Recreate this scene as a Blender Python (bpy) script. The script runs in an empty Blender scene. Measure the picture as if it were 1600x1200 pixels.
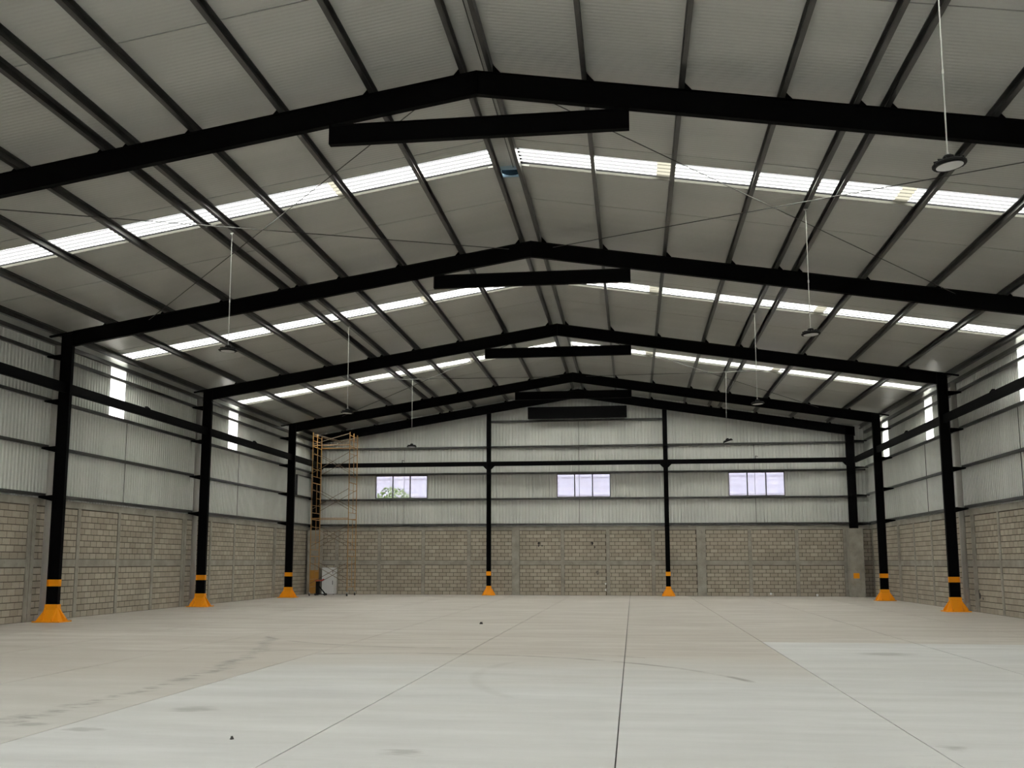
import bpy, math, random
from mathutils import Matrix, Vector

random.seed(7)
scene = bpy.context.scene
COL = scene.collection

# ------------------------------------------------------------------ camera
YAW, PITCH, ROLL = 0.1348, 0.1416, 0.0006
FPX, PPX, PPY = 1611.25, 768.58, 647.98
CAM = Vector((2.810, 0.0, 1.786))
fwd = Vector((-math.sin(YAW) * math.cos(PITCH), math.cos(YAW) * math.cos(PITCH), math.sin(PITCH)))
rgt = Vector((math.cos(YAW), math.sin(YAW), 0.0))
upv = rgt.cross(fwd)
r2 = rgt * math.cos(ROLL) + upv * math.sin(ROLL)
u2 = -rgt * math.sin(ROLL) + upv * math.cos(ROLL)
cam_data = bpy.data.cameras.new('camera')
cam = bpy.data.objects.new('camera', cam_data)
COL.objects.link(cam)
cam.matrix_world = Matrix(((r2.x, u2.x, -fwd.x, CAM.x), (r2.y, u2.y, -fwd.y, CAM.y), (r2.z, u2.z, -fwd.z, CAM.z), (0, 0, 0, 1)))
cam_data.sensor_width = 36.0
cam_data.lens = FPX * 36.0 / 1600.0
cam_data.shift_x = (800.0 - PPX) / 1600.0
cam_data.shift_y = (PPY - 600.0) / 1600.0
cam_data.clip_end = 600.0
scene.camera = cam

# ------------------------------------------------------------------ sky and exposure
world = bpy.data.worlds.new('overcast_sky')
scene.world = world
world.use_nodes = True
bgn = world.node_tree.nodes['Background']
bgn.inputs[0].default_value = (0.97, 0.985, 1.0, 1)
bgn.inputs[1].default_value = 8.0
scene.view_settings.view_transform = 'Standard'
scene.view_settings.look = 'None'
scene.view_settings.gamma = 1.0
scene.view_settings.use_curve_mapping = False
scene.view_settings.exposure = 1.93
scene.cycles.max_bounces = 10
scene.cycles.diffuse_bounces = 6
scene.cycles.transparent_max_bounces = 16
scene.cycles.use_denoising = True

# ------------------------------------------------------------------ building dimensions
Y1, BAY = 18.524, 10.714
FR = [Y1 + BAY * i for i in range(-2, 4)]        # frame planes
YF, YG, YB = -3.3, 55.70, 56.30                  # front wall, gable frame, back wall face
ZT, DEP, SL = 11.124, 0.472, 0.1606              # rafter top at ridge, depth, slope
WI, WO = 14.20, 14.57                            # column inner and outer face
WX = 15.09                                       # block wall face
ZP = ZT + 0.20                                   # roof underside at ridge
BF = 0.075                                       # half flange width
PX = [0.27, 2.06, 3.87, 5.68, 6.98, 7.52, 9.35, 11.22, 13.08, 14.80]
GZ = [3.80, 5.29, 6.74, 8.13]
SKY0, SKY1 = 4.12, 5.18                          # skylight opening in a bay

# ------------------------------------------------------------------ materials
def mat(name, color, rough=0.6, metal=0.0, spec=0.5):
    m = bpy.data.materials.new(name)
    m.use_nodes = True
    b = m.node_tree.nodes['Principled BSDF']
    b.inputs['Base Color'].default_value = (*color, 1)
    b.inputs['Roughness'].default_value = rough
    b.inputs['Metallic'].default_value = metal
    b.inputs['Specular IOR Level'].default_value = spec
    return m

class NT:
    """small helper to wire shader nodes"""
    def __init__(self, m):
        self.t = m.node_tree
        self.b = self.t.nodes.get('Principled BSDF')
    def n(self, kind, **kw):
        nd = self.t.nodes.new(kind)
        for k, v in kw.items():
            setattr(nd, k, v)
        return nd
    def link(self, a, b):
        self.t.links.new(a, b)
    def math(self, op, a, b=None, c=None):
        nd = self.n('ShaderNodeMath', operation=op)
        for i, v in enumerate((a, b, c)):
            if v is None:
                continue
            if isinstance(v, (int, float)):
                nd.inputs[i].default_value = v
            else:
                self.link(v, nd.inputs[i])
        return nd.outputs[0]
    def mix(self, fac, a, b, blend='MIX'):
        nd = self.n('ShaderNodeMix', data_type='RGBA', blend_type=blend)
        for i, v in ((0, fac), (6, a), (7, b)):
            if isinstance(v, (int, float)):
                nd.inputs[i].default_value = v
            elif isinstance(v, tuple):
                nd.inputs[i].default_value = (*v, 1)
            else:
                self.link(v, nd.inputs[i])
        return nd.outputs[2]
    def pos(self, scale=(1, 1, 1)):
        g = self.n('ShaderNodeNewGeometry')
        mp = self.n('ShaderNodeMapping')
        mp.inputs['Scale'].default_value = scale
        self.link(g.outputs['Position'], mp.inputs[0])
        return mp.outputs[0]
    def noise(self, vec, scale, detail=4, rough=0.55):
        nd = self.n('ShaderNodeTexNoise')
        nd.inputs['Scale'].default_value = scale
        nd.inputs['Detail'].default_value = detail
        nd.inputs['Roughness'].default_value = rough
        self.link(vec, nd.inputs['Vector'])
        return nd.outputs['Fac']
    def ramp(self, v, lo, hi, a=0.0, b=1.0):
        nd = self.n('ShaderNodeMapRange')
        nd.inputs[1].default_value = lo
        nd.inputs[2].default_value = hi
        nd.inputs[3].default_value = a
        nd.inputs[4].default_value = b
        self.link(v, nd.inputs[0])
        return nd.outputs[0]
    def bump(self, h, dist, strength=1.0):
        nd = self.n('ShaderNodeBump')
        nd.inputs['Distance'].default_value = dist
        nd.inputs['Strength'].default_value = strength
        self.link(h, nd.inputs['Height'])
        self.link(nd.outputs[0], self.b.inputs['Normal'])

M = {}
M['black'] = mat('black_steel_paint', (0.0022, 0.0022, 0.0024), 0.6, 0, 0.04)
M['yellow'] = mat('yellow_safety_paint', (0.80, 0.30, 0.006), 0.6, 0, 0.2)
M['ochre'] = mat('faded_ochre_paint', (0.40, 0.19, 0.03), 0.7)
M['pipe'] = mat('grey_pvc', (0.36, 0.345, 0.315), 0.5)
M['scaffold'] = mat('scaffold_paint', (0.34, 0.18, 0.05), 0.55)
M['brace'] = mat('scaffold_brace_steel', (0.13, 0.085, 0.045), 0.6)
M['white'] = mat('white_enamel', (0.62, 0.63, 0.63), 0.45)
M['red'] = mat('red_paint', (0.45, 0.05, 0.03), 0.5)
M['rubber'] = mat('black_rubber', (0.02, 0.02, 0.02), 0.7)
M['lamp_black'] = mat('lamp_black_housing', (0.006, 0.006, 0.006), 0.6, 0, 0.1)
M['diffuser'] = mat('lamp_diffuser', (0.55, 0.55, 0.54), 0.35)
M['rod'] = mat('zinc_rod', (0.33, 0.33, 0.31), 0.45, 0.4)
M['cable'] = mat('dark_steel_rod', (0.06, 0.06, 0.055), 0.5, 0.3)
M['alu'] = mat('window_aluminium', (0.07, 0.07, 0.075), 0.4, 0.3)
M['plank'] = mat('scaffold_plank', (0.22, 0.15, 0.09), 0.8)
M['debris'] = mat('dark_scrap', (0.03, 0.028, 0.025), 0.9)
M['soot'] = mat('soot_stain', (0.14, 0.125, 0.105), 0.9)
M['flash'] = mat('skylight_flashing', (0.085, 0.083, 0.068), 0.7)
M['leaf'] = mat('tree_leaf', (0.22, 0.30, 0.10), 0.7)
M['bark'] = mat('tree_bark', (0.15, 0.11, 0.08), 0.9)
M['ground'] = mat('outside_ground', (0.32, 0.29, 0.25), 0.9)
M['blue_metal'] = mat('polished_vane', (0.30, 0.40, 0.46), 0.3, 0.4)

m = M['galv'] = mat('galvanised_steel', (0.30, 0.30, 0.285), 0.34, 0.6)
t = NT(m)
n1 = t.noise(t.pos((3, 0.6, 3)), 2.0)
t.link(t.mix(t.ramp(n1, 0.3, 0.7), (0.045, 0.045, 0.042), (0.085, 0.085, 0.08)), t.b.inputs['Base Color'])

m = M['panel'] = mat('roof_panel_coating', (0.40, 0.395, 0.36), 0.32, 0, 0.5)
t = NT(m)
g = t.n('ShaderNodeNewGeometry')
sx = t.n('ShaderNodeSeparateXYZ')
t.link(g.outputs['Position'], sx.inputs[0])
w = t.math('SINE', t.math('MULTIPLY', sx.outputs[1], 2 * math.pi / 0.11))
n1 = t.noise(t.pos((0.15, 1.2, 0.15)), 1.0, 3)
t.link(t.mix(t.ramp(n1, 0.3, 0.7), (0.345, 0.347, 0.32), (0.39, 0.392, 0.365)), t.b.inputs['Base Color'])
t.bump(w, 0.0022, 0.6)

m = M['clad'] = mat('wall_sheet_coating', (0.56, 0.575, 0.53), 0.32, 0.15, 0.5)
t = NT(m)
n1 = t.noise(t.pos((0.8, 0.8, 0.25)), 1.5, 4)
t.link(t.mix(t.ramp(n1, 0.3, 0.7), (0.48, 0.495, 0.465), (0.57, 0.58, 0.545)), t.b.inputs['Base Color'])

def translucent(name, tint, clear):
    m = bpy.data.materials.new(name)
    m.use_nodes = True
    nt = m.node_tree
    nt.nodes.clear()
    out = nt.nodes.new('ShaderNodeOutputMaterial')
    tr = nt.nodes.new('ShaderNodeBsdfTransparent')
    tl = nt.nodes.new('ShaderNodeBsdfTranslucent')
    mx = nt.nodes.new('ShaderNodeMixShader')
    tr.inputs[0].default_value = (*tint, 1)
    tl.inputs[0].default_value = (*tint, 1)
    mx.inputs[0].default_value = 1 - clear
    nt.links.new(tr.outputs[0], mx.inputs[1])
    nt.links.new(tl.outputs[0], mx.inputs[2])
    nt.links.new(mx.outputs[0], out.inputs[0])
    return m
M['sheet_clear'] = translucent('translucent_sheet', (0.645, 0.635, 0.57), 0.6)
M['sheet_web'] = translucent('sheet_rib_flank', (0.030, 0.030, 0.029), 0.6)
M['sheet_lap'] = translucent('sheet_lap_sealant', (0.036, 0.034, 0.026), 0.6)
M['dome'] = translucent('tinted_dome', (0.10, 0.135, 0.155), 0.8)
M['wall_clear'] = translucent('translucent_wall_sheet', (0.30, 0.30, 0.28), 0.5)

m = M['glass'] = bpy.data.materials.new('tinted_window_glass')
m.use_nodes = True
nt = m.node_tree
nt.nodes.clear()
out = nt.nodes.new('ShaderNodeOutputMaterial')
tr = nt.nodes.new('ShaderNodeBsdfTransparent')
gl = nt.nodes.new('ShaderNodeBsdfGlossy')
mx = nt.nodes.new('ShaderNodeMixShader')
tr.inputs[0].default_value = (0.28, 0.28, 0.295, 1)
gl.inputs[0].default_value = (0.8, 0.8, 0.8, 1)
gl.inputs['Roughness'].default_value = 0.05
mx.inputs[0].default_value = 0.05
nt.links.new(tr.outputs[0], mx.inputs[1])
nt.links.new(gl.outputs[0], mx.inputs[2])
nt.links.new(mx.outputs[0], out.inputs[0])

m = M['concrete'] = mat('cast_concrete', (0.33, 0.315, 0.28), 0.85, 0, 0.3)
t = NT(m)
n1 = t.noise(t.pos(), 1.6, 6, 0.65)
n2 = t.noise(t.pos((1, 1, 0.5)), 5.0, 5, 0.6)
c = t.mix(t.ramp(n1, 0.35, 0.7), (0.22, 0.205, 0.175), (0.34, 0.32, 0.275))
c = t.mix(t.ramp(n2, 0.60, 0.72, 0, 0.55), c, (0.14, 0.13, 0.115))
t.link(c, t.b.inputs['Base Color'])
t.bump(n2, 0.01, 0.5)

m = M['block'] = mat('concrete_block', (0.32, 0.285, 0.24), 0.9, 0, 0.25)
t = NT(m)
oi = t.n('ShaderNodeObjectInfo')
gi = t.n('ShaderNodeNewGeometry')
rnd = t.math('FRACT', t.math('ADD', oi.outputs['Random'], gi.outputs['Random Per Island']))
n1 = t.noise(t.pos(), 0.7, 5, 0.6)
n2 = t.noise(t.pos(), 30.0, 3, 0.7)
c = t.mix(rnd, (0.325, 0.284, 0.228), (0.43, 0.38, 0.308))
c = t.mix(t.ramp(n1, 0.52, 0.72, 0, 0.4), c, (0.19, 0.165, 0.135))
c = t.mix(t.ramp(n2, 0.3, 0.7, 0, 0.35), c, (0.20, 0.18, 0.15))
t.link(c, t.b.inputs['Base Color'])
t.bump(n2, 0.004, 0.6)
M['mortar'] = mat('block_mortar', (0.085, 0.07, 0.052), 0.95, 0, 0.2)

def floor_mat(name, lo, hi, brown, far_tone=None):
    m = mat(name, lo, 0.55, 0, 0.35)
    t = NT(m)
    n1 = t.noise(t.pos((0.25, 1.0, 1)), 1.4, 6, 0.6)
    n2 = t.noise(t.pos((0.6, 1.6, 1)), 3.2, 6, 0.65)
    n3 = t.noise(t.pos((0.10, 0.30, 1)), 1.0, 3, 0.5)
    c = t.mix(t.ramp(n1, 0.35, 0.68), lo, hi)
    c = t.mix(t.ramp(n2, 0.62, 0.74, 0, 0.35), c, tuple(v * 0.72 for v in lo))
    c = t.mix(t.ramp(n3, 0.42, 0.68, 0, 0.6), c, brown)
    g = t.n('ShaderNodeNewGeometry')
    s = t.n('ShaderNodeSeparateXYZ')
    t.link(g.outputs['Position'], s.inputs[0])
    X, Y = s.outputs[0], s.outputs[1]
    nw = t.noise(t.pos(), 1.1, 4, 0.6)
    if far_tone:                       # slab colour blends to a second tone farther along Y, edge broken by noise
        y0, y1, xmax, dc = far_tone
        nd = t.noise(t.pos((0.22, 0.5, 1)), 1.0, 5, 0.6)
        yy = t.math('ADD', Y, t.math('MULTIPLY', t.math('SUBTRACT', nd, 0.5), 6.0))
        f = t.math('MULTIPLY', t.ramp(yy, y0, y1), t.math('LESS_THAN', X, xmax))
        c = t.mix(f, c, dc)
    def ring(cx, cy, R, wid, dark, xlo, xhi, ylo, yhi):
        nonlocal c
        dx, dy = t.math('SUBTRACT', X, cx), t.math('SUBTRACT', Y, cy)
        d = t.math('SQRT', t.math('ADD', t.math('MULTIPLY', dx, dx), t.math('MULTIPLY', dy, dy)))
        d = t.math('ABSOLUTE', t.math('SUBTRACT', d, R))
        f = t.ramp(d, wid, wid * 0.3, 0, dark)
        f = t.math('MULTIPLY', f, t.ramp(nw, 0.35, 0.55))
        for v, a, b in ((X, xlo, xhi), (Y, ylo, yhi)):
            f = t.math('MULTIPLY', f, t.math('MULTIPLY', t.math('GREATER_THAN', v, a), t.math('LESS_THAN', v, b)))
        c = t.mix(f, c, (0.13, 0.115, 0.10))
    ring(-1.1, 14.47, 5.92, 0.10, 0.65, -3.4, 4.6, 16.2, 30)     # tyre arcs
    ring(-1.1, 14.47, 6.9, 0.07, 0.4, -5.4, 3.0, 17.0, 30)
    ring(-1.39, 27.04, 5.3, 0.10, 0.5, -6.0, -1.0, 20, 26.0)
    ring(5.8, 16.94, 5.5, 0.13, 0.12, 0.0, 1.2, 14.0, 19.0)
    # streak of old damp stains that wanders along the slab edge
    gy = t.math('SUBTRACT', Y, 14.5)
    path = t.math('SUBTRACT', -4.05, t.math('MULTIPLY', t.math('MULTIPLY', gy, gy), 0.019))
    n5 = t.noise(t.pos((1, 0.7, 1)), 1.3, 5, 0.65)
    dd = t.math('ABSOLUTE', t.math('SUBTRACT', t.math('SUBTRACT', X, path), t.math('MULTIPLY', t.math('SUBTRACT', n5, 0.5), 0.9)))
    f = t.math('MULTIPLY', t.ramp(dd, 0.22, 0.03, 0, 0.75), t.ramp(n2, 0.45, 0.60))
    f = t.math('MULTIPLY', f, t.math('MULTIPLY', t.math('GREATER_THAN', Y, 11.0), t.math('LESS_THAN', Y, 24.5)))
    c = t.mix(f, c, (0.15, 0.14, 0.125))
    for sxx, syy, rr in ((-2.59, 12.37, 0.28), (-3.1, 10.75, 0.2), (5.85, 10.85, 0.14), (0.63, 9.89, 0.2), (-3.84, 11.0, 0.15), (7.69, 21.49, 0.5)):
        dx = t.math('MULTIPLY', t.math('SUBTRACT', X, sxx), 0.8)
        dy = t.math('SUBTRACT', Y, syy)
        d = t.math('SQRT', t.math('ADD', t.math('MULTIPLY', dx, dx), t.math('MULTIPLY', dy, dy)))
        d = t.math('ADD', d, t.math('MULTIPLY', t.math('SUBTRACT', n2, 0.5), 0.6))
        c = t.mix(t.ramp(d, rr, rr * 0.4, 0, 0.45), c, (0.17, 0.165, 0.155))
    t.link(c, t.b.inputs['Base Color'])
    t.link(t.ramp(n1, 0.3, 0.7, 0.62, 0.48), t.b.inputs['Roughness'])
    return m
M['slab_pale'] = floor_mat('floor_slab_pale', (0.475, 0.478, 0.475), (0.555, 0.558, 0.555), (0.49, 0.488, 0.472), (15.5, 20.5, 5.65, (0.44, 0.415, 0.378)))
M['slab_mid'] = floor_mat('floor_slab_mid', (0.44, 0.432, 0.41), (0.51, 0.502, 0.48), (0.43, 0.415, 0.385), (11.5, 17.5, 50.0, (0.42, 0.39, 0.35)))
M['slab_warm'] = floor_mat('floor_slab_warm', (0.40, 0.37, 0.333), (0.48, 0.45, 0.41), (0.385, 0.35, 0.31))
M['gap'] = mat('dark_panel_seal', (0.012, 0.012, 0.011), 0.9, 0, 0.1)
M['joint'] = mat('dark_joint', (0.06, 0.06, 0.055), 0.9)

m = M['neighbour'] = mat('pale_block_render', (0.62, 0.61, 0.68), 0.9)
t = NT(m)
bk = t.n('ShaderNodeTexBrick')
bk.inputs['Scale'].default_value = 1.0
bk.inputs['Brick Width'].default_value = 0.8
bk.inputs['Row Height'].default_value = 0.4
bk.inputs['Mortar Size'].default_value = 0.03
bk.inputs['Color1'].default_value = (0.62, 0.61, 0.69, 1)
bk.inputs['Color2'].default_value = (0.66, 0.64, 0.70, 1)
bk.inputs['Mortar'].default_value = (0.54, 0.53, 0.60, 1)
mp = t.n('ShaderNodeMapping')
mp.inputs['Rotation'].default_value = (math.radians(90), 0, 0)
g = t.n('ShaderNodeNewGeometry')
t.link(g.outputs['Position'], mp.inputs[0])
t.link(mp.outputs[0], bk.inputs['Vector'])
t.link(bk.outputs[0], t.b.inputs['Base Color'])

# ------------------------------------------------------------------ mesh helpers
class MB:
    def __init__(self):
        self.v, self.f = [], []
    def add(self, vs, fs):
        o = len(self.v)
        self.v += [tuple(p) for p in vs]
        self.f += [tuple(i + o for i in q) for q in fs]
        return self
    def box(self, x0, x1, y0, y1, z0, z1):
        return self.hexa([(x0, y0, z0), (x1, y0, z0), (x1, y1, z0), (x0, y1, z0), (x0, y0, z1), (x1, y0, z1), (x1, y1, z1), (x0, y1, z1)])
    def hexa(self, p):
        return self.add(p, [(3, 2, 1, 0), (4, 5, 6, 7), (0, 1, 5, 4), (1, 2, 6, 5), (2, 3, 7, 6), (3, 0, 4, 7)])
    def prism(self, a, b):
        """solid between two like polygons a and b (lists of points)"""
        n = len(a)
        return self.add(list(a) + list(b), [tuple(range(n - 1, -1, -1)), tuple(range(n, 2 * n))] + [(i, (i + 1) % n, n + (i + 1) % n, n + i) for i in range(n)])
    def tube(self, p, q, r, n=8, r2=None):
        p, q = Vector(p), Vector(q)
        d = (q - p).normalized()
        a = d.orthogonal().normalized()
        b = d.cross(a)
        r2 = r if r2 is None else r2
        A = [p + (a * math.cos(2 * math.pi * i / n) + b * math.sin(2 * math.pi * i / n)) * r for i in range(n)]
        B = [q + (a * math.cos(2 * math.pi * i / n) + b * math.sin(2 * math.pi * i / n)) * r2 for i in range(n)]
        return self.prism(A, B)
    def bar(self, p, q, w, h):
        """rectangular bar from p to q, w across, h upright"""
        p, q = Vector(p), Vector(q)
        d = (q - p).normalized()
        s = d.cross(Vector((0, 0, 1)))
        s = s.normalized() if s.length > 1e-4 else Vector((1, 0, 0))
        u = s.cross(d)
        k = [(-w / 2, -h / 2), (w / 2, -h / 2), (w / 2, h / 2), (-w / 2, h / 2)]
        return self.prism([p + s * a + u * b for a, b in k], [q + s * a + u * b for a, b in k])
    def lathe(self, prof, n=24, c=(0, 0, 0)):
        vs = [(c[0] + r * math.cos(2 * math.pi * i / n), c[1] + r * math.sin(2 * math.pi * i / n), c[2] + z) for r, z in prof for i in range(n)]
        fs = [(j * n + i, j * n + (i + 1) % n, (j + 1) * n + (i + 1) % n, (j + 1) * n + i) for j in range(len(prof) - 1) for i in range(n)]
        fs.append(tuple(range(n - 1, -1, -1)))
        fs.append(tuple((len(prof) - 1) * n + i for i in range(n)))
        return self.add(vs, fs)
    def mesh(self, name):
        me = bpy.data.meshes.new(name)
        me.from_pydata(self.v, [], self.f)
        me.update()
        import bmesh
        bm = bmesh.new()
        bm.from_mesh(me)
        bmesh.ops.recalc_face_normals(bm, faces=bm.faces)
        bm.to_mesh(me)
        bm.free()
        return me
    def build(self, name, m, parent=None, loc=(0, 0, 0)):
        me = self.mesh(name)
        me.materials.append(m)
        return link(name, me, parent, loc)

def link(name, me, parent=None, loc=(0, 0, 0)):
    o = bpy.data.objects.new(name, me)
    COL.objects.link(o)
    o.location = loc
    if parent is not None:
        o.parent = parent
    return o

def empty(name, loc=(0, 0, 0)):
    o = bpy.data.objects.new(name, None)
    COL.objects.link(o)
    o.location = loc
    return o

def tag(o, label, cat=None, group=None, kind=None):
    if label:
        o['label'] = label
    if cat:
        o['category'] = cat
    if group:
        o['group'] = group
    if kind:
        o['kind'] = kind
    return o

def copy_tree(o, parent=None):
    kids = list(o.children)
    c = o.copy()
    COL.objects.link(c)
    c.parent = parent
    for k in kids:
        copy_tree(k, c)
    return c

def smooth(o):
    for p in o.data.polygons:
        p.use_smooth = True

ORD = ['first', 'second', 'third', 'fourth', 'fifth', 'sixth', 'seventh', 'eighth', 'ninth', 'tenth']

# ================================================================== FLOOR
floor = MB().box(-15.3, 15.3, YF - 0.3, 56.6, -0.25, -0.02).build('floor', M['joint'])
tag(floor, 'pale concrete warehouse floor with long saw-cut joints', kind='structure')
xs = [-15.3, -12.6, -9.5, -6.45, -3.42, -0.50, 2.62, 5.65, 8.97, 12.1, 15.3]
for i in range(10):
    if i < 4:
        cuts = [(YF - 0.3, 20.0, 'slab_mid'), (20.0, 38.0, 'slab_warm'), (38.0, 56.6, 'slab_warm')]
    elif i < 7:
        cuts = [(YF - 0.3, 20.0, 'slab_pale'), (20.0, 38.0, 'slab_warm'), (38.0, 56.6, 'slab_warm')]
    else:
        cuts = [(YF - 0.3, 24.3, 'slab_pale'), (24.3, 38.0, 'slab_warm'), (38.0, 56.6, 'slab_warm')]
    for a, b, mm in cuts:
        jl = 0.007
        MB().box(xs[i] + jl, xs[i + 1] - jl, a + 0.0015, b - 0.0015, -0.03, 0.0).build('slab', M[mm], floor)

ground = MB().box(-90, 90, -70, 150, -0.6, -0.26).build('ground', M['ground'])
tag(ground, 'bare yard outside the warehouse', kind='structure')

# ================================================================== WALLS OF BLOCK AND SHEET
CH = 0.2
def block_mesh(w, cache={}):
    k = round(w, 3)
    if k not in cache:
        mb = MB()
        a, b, dpt, ch = w - 0.017, CH - 0.017, 0.035, 0.005
        mb.add([(0, 0, 0), (a, 0, 0), (a, 0, b), (0, 0, b), (ch, -dpt, ch), (a - ch, -dpt, ch), (a - ch, -dpt, b - ch), (ch, -dpt, b - ch)],
               [(4, 5, 6, 7), (0, 1, 5, 4), (1, 2, 6, 5), (2, 3, 7, 6), (3, 0, 4, 7)])
        me = mb.mesh('concrete_block')
        me.materials.append(M['block'])
        cache[k] = (me, mb)
    return cache[k]

def block_wall(wall, to_world, rot, panels, singles):
    """fill the panels (u0,u1) with courses of blocks; the first `singles` panels' blocks are objects of their own"""
    rest = MB()
    n_single = 0
    for pi, (u0, u1) in enumerate(panels):
        for (z0, nc) in ((0.0, 8), (1.86, 8)):
            for c in range(nc):
                u = u0 - (0.2 if (c % 2) else 0.0) - ((pi * 0.13) % 0.2)
                z = z0 + c * CH
                while u < u1 - 0.03:
                    a, b = max(u, u0), min(u + 0.4, u1)
                    if b - a > 0.05:
                        me, mb = block_mesh(b - a)
                        if pi in singles and n_single < 300:
                            o = link('block', me, wall, to_world(a + 0.006, 0, z + 0.006))
                            o.rotation_euler = (0, 0, rot)
                            n_single += 1
                        else:
                            cs, sn = math.cos(rot), math.sin(rot)
                            ox, oy, oz = to_world(a + 0.006, 0, z + 0.006)
                            rest.add([(ox + p[0] * cs - p[1] * sn, oy + p[0] * sn + p[1] * cs, oz + p[2]) for p in mb.v], mb.f)
                    u += 0.4
    r = rest.build('block_courses', M['block'], wall)
    tag(r, 'remaining courses of grey concrete block', kind='stuff')

def corrugate(u0, u1, pitch=BAY / 60, amp=0.034):
    """trapezoid profile points (u, depth)"""
    pts, n = [], max(1, round((u1 - u0) / pitch))
    p = (u1 - u0) / n
    for i in range(n):
        a = u0 + i * p
        pts += [(a, 0.0), (a + p * 0.55, 0.0), (a + p * 0.68, amp), (a + p * 0.87, amp)]
    pts.append((u1, 0.0))
    return pts

POSTS = {}
def side_wall(name, s, label):
    """s = -1 left, +1 right"""
    wall = MB().box(min(s * (WX + 0.012), s * (WX + 0.2)), max(s * (WX + 0.012), s * (WX + 0.2)), YF, 56.5, -0.02, 3.68).build(name, M['mortar'])
    tag(wall, label, kind='structure')
    face = s * WX
    def bx(a, b, y0, y1, z0, z1, nm, m):
        return MB().box(min(s * a, s * b), max(s * a, s * b), y0, y1, z0, z1).build(nm, m, wall)
    posts = []
    for fi, fy in enumerate(FR):
        for k in range(4):
            y = fy - 0.22 + k * BAY / 4
            wdt = 0.19 if k == 0 else 0.095
            if y > 56.0:
                continue
            posts.append((y - wdt, y + wdt, k == 0))
    posts.sort()
    for y0, y1, wide in posts:
        if wide:
            mid = (y0 + y1) / 2
            bx(WX - 0.022, WX + 0.05, y0, mid - 0.012, 0, 3.50, 'concrete_post', M['concrete'])
            bx(WX - 0.026, WX + 0.05, mid + 0.012, y1, 0, 3.50, 'concrete_post', M['concrete'])
        else:
            bx(WX - 0.02, WX + 0.05, y0, y1, 0, 3.50, 'concrete_post', M['concrete'])
    ends = [YF] + [q for p in posts for q in (p[0], p[1])] + [56.3]
    panels = [(ends[i], ends[i + 1]) for i in range(0, len(ends), 2) if ends[i + 1] - ends[i] > 0.2]
    for y0, y1 in panels:
        bx(WX - 0.012, WX + 0.05, y0, y1, 1.62, 1.85, 'bond_beam', M['concrete'])
    bx(WX - 0.024, WX + 0.05, YF, 56.3, 3.48, 3.70, 'bond_beam', M['concrete'])
    vis0 = 24.0 if s < 0 else 33.0
    vis = [i for i, p in enumerate(panels) if p[1] > vis0][:4]
    order = panels
    if s < 0:      # face looks to +x: block local -y must become +x
        block_wall(wall, lambda u, d, z: (face - 0.035 - 0.0 + 0.0, u, z), math.pi / 2, order, vis)
    else:          # mirrored: u runs the other way
        flipped = [(-b, -a) for a, b in order]
        block_wall(wall, lambda u, d, z: (face + 0.035, -u, z), -math.pi / 2, flipped, vis)
    # sheets
    step = BAY / 10
    y = FR[0] - 0.18 - step
    while y < 56.2:
        y0, y1 = max(y, YF), min(y + step, 56.35)
        off = (y + step * 0.5 - FR[0]) % BAY
        clear = 4.0 < off < 5.1 and y < 50
        if s > 0 and 51.5 < y + step / 2 < 52.6:
            clear = True
        pts = corrugate(y0, y1)
        def sheet(z0, z1, nm, mm):
            mb = MB()
            mb.add([(s * (WX + 0.045 + d), u, z) for u, d in pts for z in (z0, z1)], [(2 * i, 2 * i + 2, 2 * i + 3, 2 * i + 1) for i in range(len(pts) - 1)])
            mb.build(nm, mm, wall)
        if clear:
            sheet(3.60, 6.78, 'cladding_sheet', M['clad'])
            sheet(6.78, 8.642, 'translucent_sheet', M['wall_clear'])
        else:
            sheet(3.60, 8.642, 'cladding_sheet', M['clad'])
        y += step
    bx(WX + 0.032, WX + 0.042, YF, 56.4, 8.65, 8.93, 'eave_flashing', M['clad'])
    bx(WX + 0.03, WX + 0.2, 56.325, 56.5, 3.6, 8.93, 'corner_flashing', M['clad'])
    # sag rods at mid bay
    for fy in FR[1:]:
        yy = fy + BAY / 2 if fy < 50 else 53.4
        MB().tube((s * (WX - 0.0), yy, 3.8), (s * (WX - 0.0), yy, 6.74), 0.012, 6).build('sag_rod', M['cable'], wall)
    return wall

wall_left = side_wall('wall_left', -1, 'left wall of concrete block below and ribbed metal sheet above')
wall_right = side_wall('wall_right', 1, 'right wall of concrete block below and ribbed metal sheet above')

# back wall
wall_back = MB().box(-15.3, 15.3, YB + 0.012, YB + 0.2, -0.02, 3.68).build('wall_back', M['mortar'])
tag(wall_back, 'far gable wall of concrete block below and ribbed metal sheet above', kind='structure')
narrow = [-13.54, -11.12, -8.64, -6.09, -0.96, 1.48, 3.89, 8.95, 11.36]
wide = [(-3.71, -3.30), (6.18, 6.65)]
pp = sorted([(x - 0.09, x + 0.09) for x in narrow] + wide + [(13.72, 13.9)])
for a, b in pp:
    if (a, b) in wide:
        MB().box(a, b, YB - 0.10, YB + 0.05, 0, 3.66).build('concrete_pilaster', M['concrete'], wall_back)
    else:
        MB().box(a, b, YB - 0.02, YB + 0.05, 0, 3.5).build('concrete_post', M['concrete'], wall_back)
ends = [-15.1] + [q for p in pp for q in p] + [15.1]
panels = [(ends[i], ends[i + 1]) for i in range(0, len(ends), 2)]
for a, b in panels:
    MB().box(a, b, YB - 0.012, YB + 0.05, 1.62, 1.85).build('bond_beam', M['concrete'], wall_back)
MB().box(-15.1, 15.1, YB - 0.018, YB + 0.05, 3.48, 3.70).build('bond_beam', M['concrete'], wall_back)
block_wall(wall_back, lambda u, d, z: (u, YB + 0.035, z), 0.0, panels, [5, 6, 7])
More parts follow.
